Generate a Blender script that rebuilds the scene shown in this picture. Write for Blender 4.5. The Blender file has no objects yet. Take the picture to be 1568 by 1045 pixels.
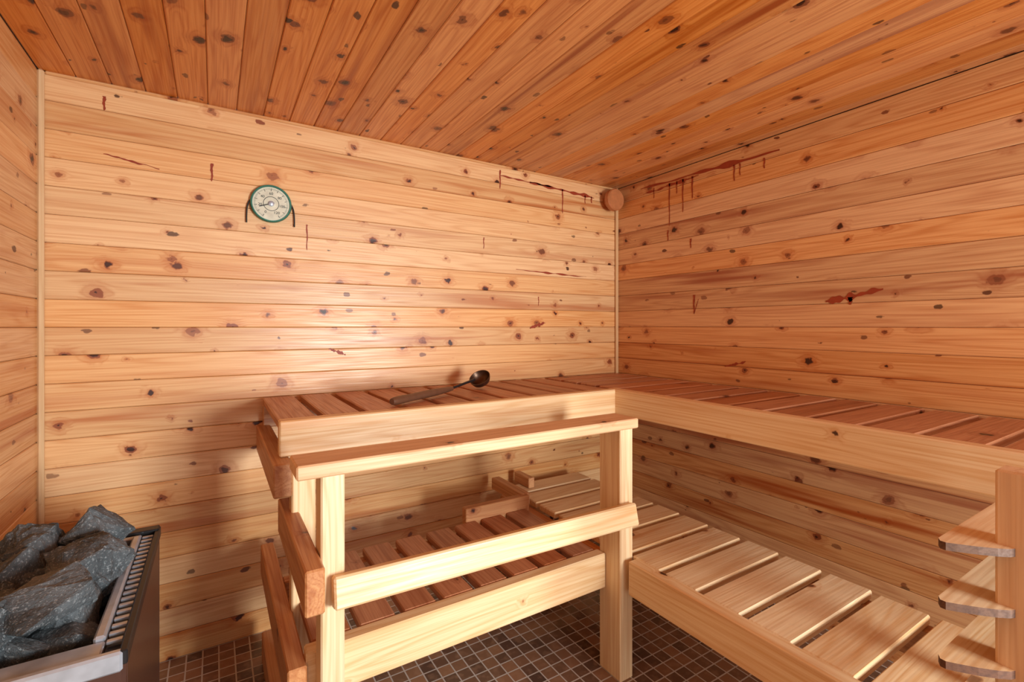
import bpy, bmesh, math, random
from mathutils import Vector, Matrix, noise
random.seed(11)
S=bpy.context.scene
COL=S.collection

# ---------------- dimensions (metres) ----------------
H=2.116; XL=-2.649; YF=-4.1
UB=0.967   # upper bench top
LB=0.43    # lower bench top

# ---------------- node helpers ----------------
def newmat(name):
    m=bpy.data.materials.new(name); m.use_nodes=True
    nt=m.node_tree; b=nt.nodes['Principled BSDF']
    return m,nt,b
class N:
    def __init__(s,nt): s.nt=nt
    def put(s,sock,v):
        if isinstance(v,bpy.types.NodeSocket): s.nt.links.new(v,sock)
        else: sock.default_value=v
    def math(s,op,a,b=0.0,c=0.0,clamp=False):
        n=s.nt.nodes.new('ShaderNodeMath'); n.operation=op; n.use_clamp=clamp
        s.put(n.inputs[0],a); s.put(n.inputs[1],b); s.put(n.inputs[2],c); return n.outputs[0]
    def comb(s,x,y,z):
        n=s.nt.nodes.new('ShaderNodeCombineXYZ')
        for i,v in enumerate((x,y,z)): s.put(n.inputs[i],v)
        return n.outputs[0]
    def noise(s,vec,scale=1,detail=2,rough=.5):
        n=s.nt.nodes.new('ShaderNodeTexNoise'); s.put(n.inputs['Vector'],vec)
        n.inputs['Scale'].default_value=scale; n.inputs['Detail'].default_value=detail
        n.inputs['Roughness'].default_value=rough; return n.outputs['Fac']
    def maprange(s,v,a,b,c=0.0,d=1.0,smooth=True):
        n=s.nt.nodes.new('ShaderNodeMapRange'); n.interpolation_type='SMOOTHSTEP' if smooth else 'LINEAR'
        s.put(n.inputs[0],v); s.put(n.inputs[1],a); s.put(n.inputs[2],b); s.put(n.inputs[3],c); s.put(n.inputs[4],d)
        return n.outputs[0]
    def mix(s,f,a,b,mode='MIX'):
        n=s.nt.nodes.new('ShaderNodeMix'); n.data_type='RGBA'; n.blend_type=mode
        s.put(n.inputs[0],f); s.put(n.inputs[6],a); s.put(n.inputs[7],b); return n.outputs[2]
    def bump(s,h,strength,dist):
        n=s.nt.nodes.new('ShaderNodeBump'); n.inputs['Strength'].default_value=strength
        n.inputs['Distance'].default_value=dist; s.put(n.inputs['Height'],h); return n.outputs[0]
def lin(r,g,b):
    f=lambda c:(c/255/12.92) if c/255<=.04045 else ((c/255+.055)/1.055)**2.4
    return (f(r),f(g),f(b),1)

def wood(name,light,dark,red,knotcol,kscale=5.0,kmax=.085,kmin=-.03,rough=.4,redamt=.6,ring=.5,var=.3,spec=.5,small=True,pin=.52):
    m,nt,b=newmat(name); g=N(nt)
    a=nt.nodes.new('ShaderNodeAttribute'); a.attribute_name='wc'
    bi=nt.nodes.new('ShaderNodeAttribute'); bi.attribute_name='bid'
    sp=nt.nodes.new('ShaderNodeSeparateXYZ'); nt.links.new(a.outputs['Vector'],sp.inputs[0])
    x,y,z=sp.outputs[0],sp.outputs[1],sp.outputs[2]; bid=bi.outputs['Fac']
    yz=g.math('ADD',y,z)
    w=g.noise(g.comb(g.math('MULTIPLY',x,42.),g.math('MULTIPLY',yz,42.),0.),1,2)
    w2=g.math('MULTIPLY',g.math('SUBTRACT',w,.5),.026)
    kv=g.comb(g.math('ADD',g.math('MULTIPLY',x,.85),w2),g.math('SUBTRACT',yz,w2),0.)
    vo=nt.nodes.new('ShaderNodeTexVoronoi'); vo.voronoi_dimensions='2D'; vo.inputs['Scale'].default_value=kscale
    nt.links.new(kv,vo.inputs['Vector'])
    d=vo.outputs['Distance']
    sc=nt.nodes.new('ShaderNodeSeparateColor'); nt.links.new(vo.outputs['Color'],sc.inputs[0])
    thr=g.maprange(sc.outputs[0],0.,1.,kmin,kmax,False)
    exist=g.maprange(thr,0.0,.02)
    knot=g.math('MULTIPLY',g.maprange(g.math('SUBTRACT',thr,d),-.008,.016),exist)
    core=g.math('MULTIPLY',g.maprange(g.math('SUBTRACT',g.math('MULTIPLY',thr,g.maprange(sc.outputs[1],0.,1.,.15,.85,False)),d),-.008,.010),exist)
    halo=g.math('MULTIPLY',g.maprange(d,g.math('MULTIPLY',thr,.6),g.math('ADD',g.math('MULTIPLY',thr,2.6),.05),1.,0.),exist)
    # growth ring grain, bending round the knots
    gn=g.noise(g.comb(g.math('MULTIPLY',x,.8),g.math('MULTIPLY',y,15.),g.math('MULTIPLY',z,15.)),1,1,.45)
    ph=g.math('ADD',g.math('MULTIPLY',gn,66.),g.math('MULTIPLY',halo,8.))
    rg=g.math('ADD',g.math('MULTIPLY',g.math('SINE',ph),.5),.5)
    rg=g.math('POWER',rg,2.2)
    fib=g.noise(g.comb(g.math('MULTIPLY',x,5.),g.math('MULTIPLY',y,240.),g.math('MULTIPLY',z,240.)),1,1,.6)
    st=g.noise(g.comb(g.math('MULTIPLY',x,.9),g.math('MULTIPLY',y,19.),g.math('MULTIPLY',z,19.)),1,2,.6)
    stm=g.maprange(st,.50,.72)
    stm=g.math('MULTIPLY',stm,g.maprange(bid,.15,.9,.3,1.3))
    f=g.math('ADD',g.math('MULTIPLY',rg,ring),g.math('MULTIPLY',g.maprange(fib,.35,.7),.42),clamp=True)
    c=g.mix(f,light,dark)
    c=g.mix(g.math('MULTIPLY',stm,redamt,clamp=True),c,red)
    c=g.mix(g.math('MULTIPLY',halo,.5),c,red)
    hs=nt.nodes.new('ShaderNodeHueSaturation')
    g.put(hs.inputs['Value'],g.maprange(bid,0.,1.,1+var*.4,1-var,False))
    r2=g.math('FRACT',g.math('MULTIPLY',bid,17.3))
    g.put(hs.inputs['Saturation'],g.maprange(r2,0.,1.,.92,1.08,False))
    g.put(hs.inputs['Hue'],g.maprange(r2,0.,1.,.504,.497,False))
    nt.links.new(c,hs.inputs['Color']); c=hs.outputs[0]
    kc=tuple(q*.18 for q in knotcol[:3])+(1,)
    c=g.mix(g.math('MULTIPLY',knot,g.maprange(sc.outputs[2],0.,1.,.6,.92,False)),c,knotcol)
    c=g.mix(g.math('MULTIPLY',core,g.maprange(sc.outputs[2],.1,.6,.4,.95)),c,kc)
    if small:   # pin knots
        v2=nt.nodes.new('ShaderNodeTexVoronoi'); v2.voronoi_dimensions='2D'; v2.inputs['Scale'].default_value=8.0
        nt.links.new(g.comb(g.math('ADD',g.math('MULTIPLY',x,.6),w2),g.math('ADD',yz,3.7),0.),v2.inputs['Vector'])
        s2=nt.nodes.new('ShaderNodeSeparateColor'); nt.links.new(v2.outputs['Color'],s2.inputs[0])
        t2=g.maprange(s2.outputs[0],pin,1.,.01,.085,False)
        k2=g.math('MULTIPLY',g.maprange(g.math('SUBTRACT',t2,v2.outputs['Distance']),-.012,.016),g.maprange(s2.outputs[0],pin,pin+.06))
        c=g.mix(g.math('MULTIPLY',k2,g.maprange(s2.outputs[2],0.,1.,.6,.94,False)),c,g.mix(s2.outputs[1],knotcol,kc))
    nt.links.new(c,b.inputs['Base Color'])
    b.inputs['Specular IOR Level'].default_value=spec
    g.put(b.inputs['Roughness'],g.maprange(fib,.3,.7,rough-.06,rough+.10,False))
    bn=g.noise(g.comb(g.math('MULTIPLY',x,3.),g.math('MULTIPLY',yz,120.),0.),1,0)
    nt.links.new(g.bump(bn,.30,.0012),b.inputs['Normal'])
    return m

K=lin(132,58,30)
M_wall=wood('pine_wall_panel',lin(237,188,134),lin(214,150,94),lin(190,106,54),K,kscale=6.3,kmax=.12,kmin=-.03,rough=.37,redamt=.6,ring=.45,var=.12)
M_wallR=wood('dimmed_pine_wall_panel',lin(224,166,112),lin(196,127,76),lin(166,80,40),lin(116,48,25),kscale=6.2,kmax=.12,kmin=-.03,rough=.36,redamt=.75,ring=.48,var=.15)  # redder wall pine, darkened: weaker light on this wall put into the colour
M_ceil=wood('pine_ceiling_panel',lin(217,146,84),lin(188,109,56),lin(152,68,28),lin(92,34,18),kscale=6.5,kmax=.125,kmin=-.02,rough=.36,redamt=.72,ring=.5,var=.14,pin=.48)
M_bench=wood('pale_bench_wood',lin(243,213,170),lin(225,180,128),lin(211,154,102),lin(150,88,50),kscale=4.4,kmax=.085,kmin=-.05,rough=.42,redamt=.55,ring=.55,var=.09,small=False)
M_seat=wood('shaded_seat_wood',lin(194,132,94),lin(164,98,64),lin(140,72,42),lin(96,46,26),kscale=4.2,kmax=.08,kmin=-.06,rough=.4,redamt=.5,ring=.5,var=.15,small=False)  # darker bench wood: shade on the seat tops put into the colour
M_beam=wood('aged_beam_wood',lin(216,158,108),lin(188,120,74),lin(160,84,44),lin(110,52,28),kscale=4.6,kmax=.08,kmin=-.05,rough=.45,redamt=.6,ring=.5,var=.15,small=False)
M_trim=wood('corner_bead_wood',lin(232,196,150),lin(214,170,122),lin(202,152,104),lin(170,110,70),kmax=.03,kmin=-.1,rough=.45,redamt=.2,ring=.3,var=.1,small=False)
M_rail=wood('handrail_wood',lin(236,194,150),lin(212,160,114),lin(188,128,84),lin(120,64,38),kscale=4.2,kmax=.075,kmin=-.07,rough=.45,redamt=.5,ring=.5,var=.05,small=False)
M_slatedge=wood('shaded_slat_edge',lin(104,66,44),lin(78,46,30),lin(66,36,22),lin(60,30,20),kmax=.03,kmin=-.1,rough=.65,redamt=.3,ring=.4,var=.1,small=False)  # dark brown paints shade onto slat sides and undersides

def simple(name,col,rough=.5,metal=0,bumps=None):
    m,nt,b=newmat(name); g=N(nt)
    tc=nt.nodes.new('ShaderNodeTexCoord')
    n=g.noise(tc.outputs['Object'],bumps[0] if bumps else 40,2)
    c2=tuple(min(1,q*1.3) for q in col[:3])+(1,); c1=tuple(q*.75 for q in col[:3])+(1,)
    nt.links.new(g.mix(n,c1,c2),b.inputs['Base Color'])
    b.inputs['Roughness'].default_value=rough; b.inputs['Metallic'].default_value=metal
    if bumps: nt.links.new(g.bump(n,bumps[1],.002),b.inputs['Normal'])
    return m
M_steel=simple('brushed_steel',(.48,.54,.62,1),.3,.45)
M_dark=simple('dark_metal',(.03,.03,.033,1),.4,.6)
M_brown=simple('brown_enamel',(.075,.035,.026,1),.28,.1)
M_resin=simple('pine_resin',lin(146,52,20),.55)
M_green=simple('green_enamel',(.02,.15,.11,1),.3,.3)
M_cream=simple('thermometer_dial',(.66,.64,.50,1),.5)
M_black=simple('black_paint',(.012,.012,.012,1),.5)
M_bronze=simple('aged_copper',(.10,.055,.035,1),.38,.8)
M_handle=simple('dark_handle_wood',(.12,.05,.026,1),.4)
M_backing=simple('wall_backing',(.15,.07,.03,1),.8)

def stone_mat():
    m,nt,b=newmat('grey_sauna_stone'); g=N(nt)
    tc=nt.nodes.new('ShaderNodeTexCoord'); o=tc.outputs['Object']
    n1=g.noise(o,9,3,.6); n2=g.noise(o,190,2,.7); n3=g.noise(o,38,5,.75)
    c=g.mix(g.maprange(n1,.3,.7),lin(60,66,70),lin(98,104,108))
    c=g.mix(g.math('MULTIPLY',g.maprange(n2,.54,.68),.55),c,lin(162,168,171))
    c=g.mix(g.math('MULTIPLY',g.maprange(n3,.52,.70),.65),c,lin(32,35,38))
    nt.links.new(c,b.inputs['Base Color']); b.inputs['Roughness'].default_value=.85
    nt.links.new(g.bump(n3,.8,.009),b.inputs['Normal']); return m
M_stone=stone_mat()

def floor_mat():
    m,nt,b=newmat('brown_mosaic_tile'); g=N(nt)
    tc=nt.nodes.new('ShaderNodeTexCoord')
    br=nt.nodes.new('ShaderNodeTexBrick'); br.offset=0; br.squash=1
    nt.links.new(tc.outputs['Object'],br.inputs['Vector'])
    br.inputs['Scale'].default_value=1; br.inputs['Brick Width'].default_value=.052; br.inputs['Row Height'].default_value=.052
    br.inputs['Mortar Size'].default_value=.0026; br.inputs['Mortar Smooth'].default_value=.15
    br.inputs['Color1'].default_value=lin(154,114,86); br.inputs['Color2'].default_value=lin(90,70,60)
    br.inputs['Mortar'].default_value=lin(190,180,170)
    n=g.noise(tc.outputs['Object'],30,2)
    c2=g.mix(g.math('MULTIPLY',g.maprange(n,.45,.7),.4),br.outputs['Color'],lin(166,130,104))
    mm=g.mix(br.outputs['Fac'],c2,lin(200,190,180)); nt.links.new(mm,b.inputs['Base Color'])
    g.put(b.inputs['Roughness'],g.maprange(br.outputs['Fac'],0.,1.,.15,.8,False))
    nt.links.new(g.bump(g.math('ADD',g.math('SUBTRACT',1.,br.outputs['Fac']),g.math('MULTIPLY',n,.2)),.5,.002),b.inputs['Normal'])
    return m
M_floor=floor_mat()

# ---------------- board builder ----------------
class Boards:
    def __init__(s): s.v=[];s.f=[];s.wc=[];s.bid=[];s.mi=[]
    def box(s,x0,x1,y0,y1,z0,z1,bev=.003,along=None,M=None,mi=0,wide=None):
        c=((x0+x1)/2,(y0+y1)/2,(z0+z1)/2); h=[abs(x1-x0)/2,abs(y1-y0)/2,abs(z1-z0)/2]
        bev=min(bev,min(h)*.8)
        if along is None: along=h.index(max(h))
        oth=[i for i in range(3) if i!=along]; oth.sort(key=lambda i:-h[i])
        rx=random.uniform(0,90); ry=random.uniform(0,30); rb=random.random()
        base=len(s.v); idx={}
        for sx in(-1,1):
            for sy in(-1,1):
                for sz in(-1,1):
                    sg=(sx,sy,sz)
                    for ax in range(3):
                        l=[sg[i]*(h[i] if i==ax else h[i]-bev) for i in range(3)]
                        idx[(sx,sy,sz,ax)]=len(s.v)
                        p=Vector([c[i]+l[i] for i in range(3)])
                        s.wc.append((c[along]+l[along]+rx,l[oth[0]]+ry,l[oth[1]]))
                        s.bid.append(rb)
                        if M is not None: p=M@p
                        s.v.append(p)
        def key(d,ax): return idx[(d[0],d[1],d[2],ax)]
        for ax in range(3):
            a,b2=[i for i in range(3) if i!=ax]
            for sg in(-1,1):
                q=[]
                for (u,w) in((-1,-1),(1,-1),(1,1),(-1,1)):
                    d=[0,0,0]; d[ax]=sg; d[a]=u; d[b2]=w; q.append(key(d,ax))
                s.f.append(q); s.mi.append(mi)
            for u in(-1,1):
                for w in(-1,1):
                    d0=[0,0,0]; d0[ax]=-1; d0[a]=u; d0[b2]=w
                    d1=list(d0); d1[ax]=1
                    s.f.append([key(d0,a),key(d1,a),key(d1,b2),key(d0,b2)]); s.mi.append(mi)
        for sx in(-1,1):
            for sy in(-1,1):
                for sz in(-1,1):
                    s.f.append([idx[(sx,sy,sz,k)] for k in range(3)]); s.mi.append(mi)
    def prism(s,poly,z0,z1,mi=0,mside=0,lift=None):
        rx=random.uniform(0,90); ry=random.uniform(0,30); rb=random.random()
        b=len(s.v); n=len(poly)
        for z in(z0,z1):
            for k,(x,y) in enumerate(poly):
                s.v.append(Vector((x,y,z))); s.wc.append((x+rx,y+ry,z-z0)); s.bid.append(rb)
        s.f.append([b+i for i in range(n)]); s.mi.append(mside)
        s.f.append([b+n+i for i in range(n)]); s.mi.append(mi)
        for i in range(n):
            j=(i+1)%n; s.f.append([b+i,b+j,b+n+j,b+n+i]); s.mi.append(mside)
    def obj(s,name,mats):
        me=bpy.data.meshes.new(name); me.from_pydata(s.v,[],s.f)
        for m in mats: me.materials.append(m)
        me.polygons.foreach_set('material_index',s.mi)
        a=me.attributes.new('wc','FLOAT_VECTOR','POINT'); a.data.foreach_set('vector',[q for t in s.wc for q in t])
        a=me.attributes.new('bid','FLOAT','POINT'); a.data.foreach_set('value',s.bid)
        bm=bmesh.new(); bm.from_mesh(me); bmesh.ops.recalc_face_normals(bm,faces=bm.faces); bm.to_mesh(me); bm.free()
        o=bpy.data.objects.new(name,me); COL.objects.link(o); return o

BW=.0962; G=.0006
# walls (tongue-and-groove boards, narrow shadow gap, solid backing)
B=Boards(); z=0
while z<H-.001:
    z1=min(z+BW,H); B.box(XL-.02,.02,0,.02,z+G,z1-G,bev=.0026,along=0); z+=BW
B.box(XL-.05,.05,.004,.05,0,H,mi=1,bev=.001); B.obj('wall_back',[M_wall,M_backing])
B=Boards(); z=0
while z<H-.001:
    z1=min(z+BW,H); B.box(0,.02,YF,0,z+G,z1-G,bev=.0026,along=1); z+=BW
B.box(.004,.05,YF,0,0,H,mi=1,bev=.001); B.obj('wall_right',[M_wallR,M_backing])
B=Boards(); z=0
while z<H-.001:
    z1=min(z+BW,H); B.box(XL-.02,XL,YF,0,z+G,z1-G,bev=.0026,along=1); z+=BW
B.box(XL-.05,XL-.004,YF,0,0,H,mi=1,bev=.001); B.obj('wall_left',[M_wall,M_backing])
B=Boards(); x=XL
while x<-.001:
    x1=min(x+BW,0); B.box(x+G,x1-G,YF,0,H,H+.02,bev=.003,along=1); x+=BW
B.box(XL-.05,.05,YF,.05,H+.004,H+.05,mi=1,bev=.001); B.obj('ceiling',[M_ceil,M_backing])
B=Boards(); B.box(XL-.05,.05,YF,.05,-.06,0,bev=.001); B.obj('floor',[M_floor])
# corner beads
B=Boards(); B.box(XL,XL+.018,-.018,0,0,H,bev=.006); B.obj('trim_1',[M_trim])
B=Boards(); B.box(-.020,0,-.020,0,0,H,bev=.006); B.obj('trim_2',[M_trim])
B=Boards(); B.box(XL+.018,-.020,-.010,0,H-.012,H,bev=.004); B.obj('trim_3',[M_wall])

# ---------------- upper bench ----------------
B=Boards()
B.box(-1.98,-.59,-.61,-.565,UB-.11,UB,bev=.004)
B.box(-.59-.015,-.56,-2.95,-.565,UB-.112,UB+.001,bev=.004)
x=-1.98
while x<-.62:
    B.box(x,min(x+.114,-.6),-.563,-.03,UB-.03,UB-.002,along=1,mi=1,bev=.004); x+=.14
y=-.03
while y>-2.95:
    B.box(-.558,-.03,y-.114,y,UB-.03,UB-.002,along=0,mi=1,bev=.004); y-=.14
B.box(-1.98,-.03,-.05,-.005,UB-.12,UB-.03,mi=2)
B.box(-.05,-.005,-2.95,-.05,UB-.12,UB-.03,mi=2)
B.box(-2.003,-1.953,-.68,-.03,UB-.21,UB-.111,mi=2,bev=.004)
B.box(-.62,-.575,-.60,-.05,UB-.21,UB-.113,mi=2)
B.box(-1.952,-1.885,-.655,-.60,0,UB-.111,along=2,bev=.004)
B.box(-1.973,-1.930,-1.045,-.50,.594,.700,mi=2,bev=.004)
B.obj('sauna_bench',[M_bench,M_seat,M_beam])

# ---------------- lower bench ----------------
B=Boards()
B.box(-1.95,-.94,-.909,-.865,LB-.125,LB,bev=.004)
B.box(-.921,-.876,-2.95,-1.0,LB-.115,LB+.004,bev=.004)
B.box(-.921,-.876,-.85,-.12,LB-.115,LB-.03,bev=.004,mi=2)
x=-1.93
while x<-.98:
    B.box(x,min(x+.1,-.94),-.863,-.40,LB-.028,LB,along=1,mi=1,bev=.004); x+=.125
y=-.951+.145*5
while y>-2.95:
    xx=-.874
    B.box(xx,-.41+random.uniform(-.006,.006),y,y+.121,LB-.026,LB+.002,along=0,mi=0,bev=.004); y-=.145
B.box(-1.95,-.92,-.45,-.405,LB-.12,LB-.03,mi=2)
B.box(-.46,-.415,-2.95,-.15,LB-.12,LB-.03,mi=2)
B.box(-1.25,-.93,-.398,-.36,LB-.05,LB+.055,mi=2)
B.box(-.96,-.915,-.38,-.1,LB+.004,LB+.06,mi=2)
B.box(-.80,-.765,-.20,-.06,LB+.004,LB+.055,mi=2)
B.box(-1.995,-1.95,-.925,-.12,LB-.13,LB-.02,mi=2,bev=.004)
B.box(-1.995,-1.95,-.90,-.17,.0,.10,mi=2,bev=.004)
B.box(-1.948,-1.90,-.86,-.80,0,LB-.13,mi=2,along=2)
B.box(-1.948,-1.90,-.5,-.45,0,LB-.13,mi=2,along=2)
B.box(-.47,-.42,-.5,-.45,0,LB-.12,mi=2,along=2); B.box(-.47,-.42,-2.5,-2.45,0,LB-.12,mi=2,along=2)
B.box(-.921,-.876,-2.7,-2.65,0,LB-.115,mi=2,along=2)
B.obj('sauna_bench.001',[M_bench,M_seat,M_beam])

# ---------------- guard rail ----------------
B=Boards()
B.box(-1.928,-1.872,-.98,-.911,0,.893,along=2,bev=.004)
B.box(-.938,-.876,-.98,-.871,0,.893,along=2,bev=.004)
B.box(-1.985,-.868,-1.0,-.879,.893,.928,bev=.004,mi=1)
cx=-1.40
M=Matrix.Translation((cx,-1.0,.604))@Matrix.Rotation(.018,4,'Y')@Matrix.Rotation(math.radians(-14),4,'X')@Matrix.Translation((-cx,1.0,-.604))
B.box(-1.905,-.893,-1.022,-.984,.567,.641,M=M,bev=.005)
B.obj('bench_guard_rail',[M_bench,M_rail])

# ---------------- slatted backrest at right ----------------
B=Boards()
B.box(-.978,-.928,-1.995,-1.935,0,1.003,along=2,bev=.004,mi=2)
B.box(-.70,-.65,-1.995,-1.935,LB+.004,1.003,along=2,bev=.004,mi=2)
for k in range(4):
    zz=.872-.105*k
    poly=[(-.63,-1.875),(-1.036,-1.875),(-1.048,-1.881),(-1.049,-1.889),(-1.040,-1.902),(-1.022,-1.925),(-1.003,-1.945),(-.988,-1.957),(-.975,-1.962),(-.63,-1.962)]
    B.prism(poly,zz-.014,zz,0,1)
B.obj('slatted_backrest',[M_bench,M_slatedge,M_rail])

# ---------------- vent plug ----------------
def lathe(name,prof,mat,seg=48,M=Matrix.Identity(4),smooth=True):
    v=[];f=[]
    for r,z in prof:
        for i in range(seg):
            a=2*math.pi*i/seg; v.append(M@Vector((r*math.cos(a),r*math.sin(a),z)))
    for k in range(len(prof)-1):
        for i in range(seg):
            j=(i+1)%seg; f.append([k*seg+i,k*seg+j,(k+1)*seg+j,(k+1)*seg+i])
    f.append(list(range(seg))); f.append([(len(prof)-1)*seg+i for i in range(seg)])
    me=bpy.data.meshes.new(name); me.from_pydata(v,[],f); me.materials.append(mat)
    bm=bmesh.new(); bm.from_mesh(me); bmesh.ops.recalc_face_normals(bm,faces=bm.faces); bm.to_mesh(me); bm.free()
    if smooth:
        for p in me.polygons: p.use_smooth=len(p.vertices)==4
        try: me.set_sharp_from_angle(angle=math.radians(35))
        except Exception: pass
    o=bpy.data.objects.new(name,me); COL.objects.link(o); return o
MY=Matrix.Rotation(math.radians(90),4,'X')   # local +z -> world -y
M_knob=simple('turned_wood',lin(180,112,68),.45)
lathe('air_vent_plug',[(.03,0),(.03,.045),(.060,.047),(.066,.053),(.066,.080),(.060,.087)],M_knob,M=Matrix.Translation((-.086,-.0,2.022))@MY)

# ---------------- helpers ----------------
def empty(name,loc=(0,0,0)):
    e=bpy.data.objects.new(name,None); COL.objects.link(e); e.empty_display_size=.1; return e
def par(o,e): o.parent=e; return o
def tube(name,pts,r,mat,radii=None):
    cu=bpy.data.curves.new(name,'CURVE'); cu.dimensions='3D'; cu.bevel_depth=r; cu.bevel_resolution=4; cu.use_fill_caps=True
    sp=cu.splines.new('NURBS'); sp.points.add(len(pts)-1); sp.use_endpoint_u=True; sp.order_u=3
    for i,p in enumerate(pts):
        sp.points[i].co=(*p,1); sp.points[i].radius=radii[i] if radii else 1
    cu.materials.append(mat); o=bpy.data.objects.new(name,cu); COL.objects.link(o); return o

# ---------------- thermometer ----------------
T=empty('wall_thermometer'); tx,tz=-1.949,1.757
TM=Matrix.Translation((tx,0,tz))@MY
par(lathe('rim',[(.070,0.001),(.076,.006),(.077,.018),(.074,.024),(.070,.024),(.068,.016)],M_green,64,TM),T)
par(lathe('dial',[(.069,.014),(.069,.0165)],M_cream,64,TM,False),T)
par(lathe('hub',[(.011,.0165),(.011,.021),(.006,.024)],M_steel,24,TM),T)
v=[];f=[]
def quad(a,r0,r1,w,y=-.0172):
    c,s=math.sin(a),math.cos(a); b=len(v)
    for r,q in((r0,-w),(r0,w),(r1,w),(r1,-w)):
        v.append((tx+c*r+s*q,y,tz+s*r-c*q))
    f.append([b,b+1,b+2,b+3])
for k in range(61):
    a=math.radians(-150+5*k); quad(a,.052 if k%5==0 else .057,.063,.0010 if k%5==0 else .0005)
for k in range(90):
    a=math.radians(4*k); b=len(v)
    quad(a,.0275,.0295,.0011)
quad(math.radians(-110),-.012,.046,.0018,-.020)
me=bpy.data.meshes.new('scale_marks'); me.from_pydata(v,[],f); me.materials.append(M_black)
o=bpy.data.objects.new('scale_marks',me); COL.objects.link(o); par(o,T)
for k,tt in enumerate(['0','20','40','60','80','100','120']):
    a=math.radians(-150+50*k)
    cu=bpy.data.curves.new('num_'+tt,'FONT'); cu.body=tt; cu.size=.015; cu.align_x='CENTER'; cu.align_y='CENTER'; cu.materials.append(M_black)
    o=bpy.data.objects.new('num_'+tt,cu); COL.objects.link(o); o.rotation_euler=(math.radians(90),0,0)
    o.location=(tx+.041*math.sin(a),-.0175,tz+.041*math.cos(a)); par(o,T)
for s in(-1,1):
    par(tube('arm_%d'%(s+2),[(tx+s*.060,-.008,tz+.03),(tx+s*.080,-.009,tz+.005),(tx+s*.089,-.010,tz-.035),(tx+s*.088,-.010,tz-.085)],.0028,M_black),T)

# ---------------- ladle ----------------
L=empty('sauna_ladle'); zt=UB
p0=Vector((-1.605,-.515,zt+.016)); p1=Vector((-1.285,-.335,zt+.021)); p2=Vector((-1.14,-.26,zt+.044))
par(tube('handle',[p0,p0.lerp(p1,.04),p0.lerp(p1,.3),p0.lerp(p1,.6),p0.lerp(p1,.93),p1],.0155,M_handle,[.75,1.1,.9,1.05,.75,.55]),L)
par(tube('rod',[p1-(p1-p0)*.05,p1.lerp(p2,.5),p2],.0055,M_dark),L)
bm_prof=[(.004,-.034),(.024,-.031),(.042,-.018),(.049,0),(.050,.007),(.047,.007),(.044,0),(.038,-.014),(.020,-.027),(.003,-.030)]
ML=Matrix.Translation((-1.100,-.240,zt+.045))@Matrix.Rotation(math.radians(38),4,Vector((.5,-.8,0)))
par(lathe('bowl',bm_prof,M_bronze,40,ML),L)

# ---------------- resin stains ----------------
def drip(out,a,z,ln,w,plane):
    b=len(out[0]); n=10; pts=[]; w*=1.25
    for i in range(n+1):
        t=i/n; ww=w*(1-.55*t)*(1+.25*math.sin(i*2.1+a*9)); 
        if i==n: ww=w*.25
        if i==n-1: ww=w*.7
        off=.0012*math.sin(i*.9+a*5)
        pts.append((a+off-ww/2,a+off+ww/2,z-ln*t))
    for l,r,zz in pts:
        for q in(l,r):
            out[0].append((q,-.0012,zz) if plane=='b' else (-.0012,q,zz))
    for i in range(n): out[1].append([b+2*i,b+2*i+1,b+2*i+3,b+2*i+2])
def streak(out,a0,z0,a1,z1,w,plane):
    b=len(out[0]); n=30
    for i in range(n+1):
        t=i/n; ww=w*math.sin(math.pi*min(max(t,.03),.97))**.5*max(.25,.8+1.3*noise.noise(Vector((t*9+a0*3,z0*9,0))))
        cc=z0+(z1-z0)*t+.005*noise.noise(Vector((t*7,a0*7,3)))
        a=a0+(a1-a0)*t
        for q in(cc-ww/2,cc+ww/2):
            out[0].append((a,-.0012,q) if plane=='b' else (-.0012,a,q))
    for i in range(n): out[1].append([b+2*i,b+2*i+1,b+2*i+3,b+2*i+2])
for plane,nm in(('b','resin_stains'),('r','resin_stains.001')):
    out=([],[])
    if plane=='b':
        for a,z,l,w in[(-.851,2.09,.10,.008),(-.43,2.05,.14,.008),(-.26,2.04,.05,.007),(-.21,2.04,.04,.01),(-2.155,1.89,.07,.008),(-2.478,2.07,.05,.008),(-1.81,1.69,.11,.005),(-.60,1.42,.05,.005),(-.95,1.72,.06,.005)]: drip(out,a,z,l,w,plane)
        for s in[(-.66,2.055,-.19,2.035,.026),(-.85,2.06,-.5,2.052,.012),(-1.72,1.155,-1.65,1.128,.020),(-.66,1.245,-.55,1.275,.020),(-2.48,1.865,-2.32,1.84,.007),(-.75,1.565,-.25,1.55,.009)]: streak(out,*s,plane)
    else:
        for a,z,l,w in[(-.41,2.05,.24,.007),(-.46,2.05,.07,.007),(-.50,2.05,.18,.007),(-.56,2.05,.12,.009),(-.80,2.04,.08,.007),(-.83,2.04,.06,.006),(-.95,2.03,.05,.007),(-.571,1.42,.10,.010),(-.30,2.05,.06,.006),(-.40,1.79,.06,.008),(-.55,1.72,.05,.009),(-1.30,1.37,.03,.014)]: drip(out,a,z,l,w,plane)
        for s in[(-.20,2.066,-1.02,2.045,.026),(-.22,2.03,-.6,2.045,.018),(-1.21,1.354,-1.41,1.395,.030),(-.57,1.32,-.60,1.40,.014),(-.75,1.055,-.86,1.085,.014)]: streak(out,*s,plane)
    me=bpy.data.meshes.new(nm); me.from_pydata(out[0],[],out[1]); me.materials.append(M_resin)
    o=bpy.data.objects.new(nm,me); COL.objects.link(o)

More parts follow.
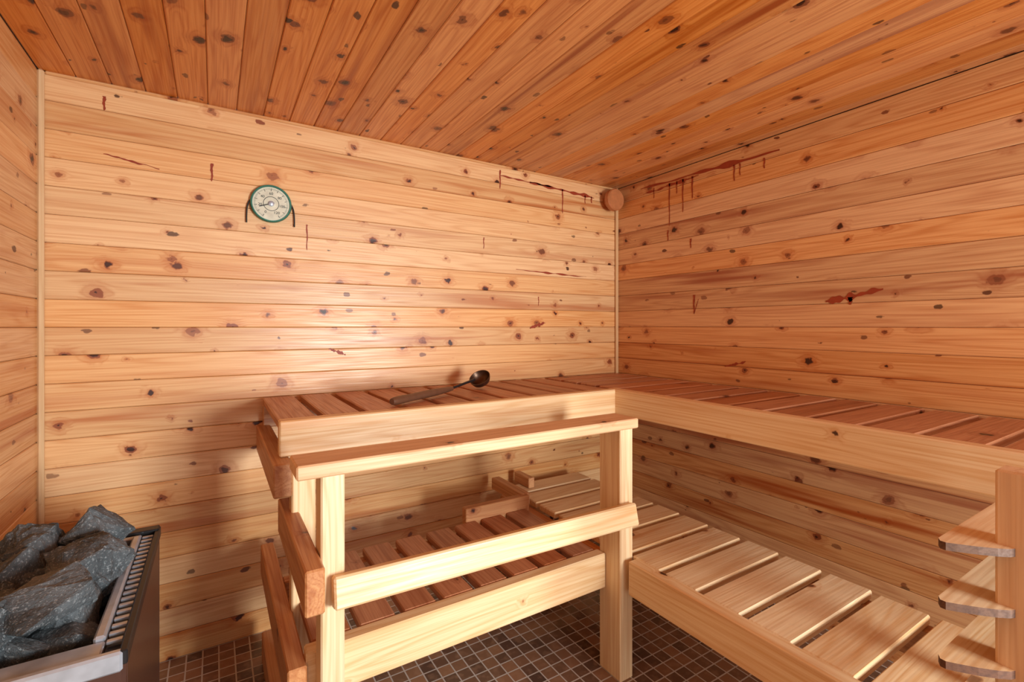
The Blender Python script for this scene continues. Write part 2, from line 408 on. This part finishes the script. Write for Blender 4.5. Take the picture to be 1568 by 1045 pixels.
# ---------------- stove ----------------
E=empty('sauna_stove')
sx0,sx1,sy0,sy1,sz=-2.63,-2.278,-1.13,-.52,.68
B=Boards()
B.box(sx0,sx1,sy0,sy0+.02,.06,sz-.012,bev=.006); B.box(sx0,sx1,sy1-.02,sy1,.06,sz-.012,bev=.006)
B.box(sx0,sx0+.02,sy0+.02,sy1-.02,.06,sz-.012,bev=.004); B.box(sx1-.02,sx1,sy0+.02,sy1-.02,.06,sz-.012,bev=.004)
B.box(sx0+.02,sx1-.02,sy0+.02,sy1-.02,.06,.45,mi=1)
for px in(sx0+.04,sx1-.06):
    for py in(sy0+.04,sy1-.06): B.box(px,px+.03,py,py+.03,0,.06,mi=1)
par(B.obj('body',[M_brown,M_dark]),E)
B=Boards()
i=.036
B.box(sx0+i,sx1-i,sy0+.012,sy0+.060,sz-.02,sz+.002,bev=.003)
B.box(sx0+i,sx1-i,sy1-i-.02,sy1-i,sz-.02,sz+.004,bev=.003)
B.box(sx1-i-.018,sx1-i,sy0+.060,sy1-i-.02,sz-.03,sz+.010,bev=.004)
B.box(sx0+i,sx0+i+.018,sy0+.060,sy1-i-.02,sz-.03,sz+.010,bev=.004)
B.box(sx0,sx1-.004,sy0-.004,sy0+.012,sz-.030,sz+.006,bev=.004)
n=20
for k in range(n):
    yy=sy0+.05+(sy1-sy0-.08)*k/n
    B.box(sx1-i+.002,sx1-.010,yy,yy+.010,sz-.004,sz+.002,bev=.001)
par(B.obj('rim',[M_steel]),E)
B=Boards()
B.box(sx1-.009,sx1+.003,sy0,sy1,sz-.02,sz+.006,bev=.002)
B.box(sx1-i+.001,sx1-.009,sy0+.02,sy1,sz-.018,sz-.008,bev=.001)
B.box(sx0,sx1,sy1-.030,sy1+.003,sz-.02,sz+.010,bev=.002)
B.box(sx0-.003,sx0+.03,sy0,sy1,sz-.02,sz+.04,bev=.003)
par(B.obj('flange',[M_dark]),E)
def stone(bm,c,r,seed):
    random.seed(seed); tb=bmesh.new()
    sc=Vector((random.uniform(.95,1.2),random.uniform(.85,1.1),random.uniform(.8,.95)))*r
    for k in range(13):
        d=Vector((random.gauss(0,1),random.gauss(0,1),random.gauss(0,1))).normalized()*random.uniform(.92,1.1)
        tb.verts.new((d.x*sc.x,d.y*sc.y,d.z*sc.z))
    h=bmesh.ops.convex_hull(tb,input=tb.verts)
    bmesh.ops.delete(tb,geom=[g for g in h['geom_interior'] if isinstance(g,bmesh.types.BMVert)],context='VERTS')
    bmesh.ops.bevel(tb,geom=list(tb.edges),offset=r*.035,segments=1,affect='EDGES')
    bmesh.ops.triangulate(tb,faces=tb.faces)
    bmesh.ops.subdivide_edges(tb,edges=tb.edges,cuts=4,use_grid_fill=True)
    R=Matrix.Rotation(random.uniform(0,6.28),3,'Z')
    mp={}
    for vv in tb.verts:
        p=R@vv.co; nn=p.normalized() if p.length>0 else p
        q=(p+c)
        p=p+nn*(noise.noise(q*24)*r*.09+noise.noise(q*70)*r*.07+noise.noise(q*170)*r*.04)
        mp[vv]=bm.verts.new(p+c)
    for fa in tb.faces:
        try: bm.faces.new([mp[x] for x in fa.verts])
        except ValueError: pass
    tb.free()
bm=bmesh.new(); sd=100
for lay,(zz,nx,ny,r) in enumerate([(.56,3,5,.075),(.668,3,5,.076),(.738,2,3,.084)]):
    for a in range(nx):
        for b_ in range(ny):
            sd+=1; random.seed(sd*3)
            m=.118 if lay<2 else .125
            X=sx0+m+(sx1-sx0-2*m)*(a/(nx-1)); Y=sy0+m+.033+(sy1-sy0-2*m-.048)*(b_/(ny-1))
            jz=random.uniform(-.012,.014)
            if lay==2: jz-=.016*(2-b_)
            stone(bm,Vector((X+random.uniform(-.012,.012),Y+random.uniform(-.015,.015),zz+jz)),r*random.uniform(.92,1.08),sd)
bmesh.ops.recalc_face_normals(bm,faces=bm.faces)
me=bpy.data.meshes.new('stones'); bm.to_mesh(me); bm.free(); me.materials.append(M_stone)
o=bpy.data.objects.new('stones',me); COL.objects.link(o); par(o,E)

# ---------------- light ----------------
def area(name,loc,target,sx,sy,power,col,spread=180):
    l=bpy.data.lights.new(name,'AREA'); l.shape='RECTANGLE'; l.size=sx; l.size_y=sy; l.energy=power; l.color=col
    l.spread=math.radians(spread)
    o=bpy.data.objects.new(name,l); COL.objects.link(o); o.location=loc
    o.rotation_euler=(Vector(target)-Vector(loc)).to_track_quat('-Z','Y').to_euler(); return o
area('window_daylight',(-.80,-3.9,1.0),(-1.6,0,.50),.6,.9,60,(.92,.98,.98),125)
W=bpy.data.worlds.new('World'); S.world=W; W.use_nodes=True
W.node_tree.nodes['Background'].inputs[0].default_value=(.88,.96,.98,1); W.node_tree.nodes['Background'].inputs[1].default_value=1.1

# ---------------- camera ----------------
cam=bpy.data.cameras.new('camera'); co=bpy.data.objects.new('camera',cam); COL.objects.link(co)
cam.sensor_width=36; cam.lens=36*731/1568; cam.shift_y=-22.5/1568; cam.clip_start=.02
co.location=(-2.145,-2.2,1.254); co.rotation_euler=(math.radians(90),0,math.radians(58.1-90))
S.camera=co
S.view_settings.view_transform='Standard'; S.view_settings.look='None'; S.view_settings.exposure=0.05
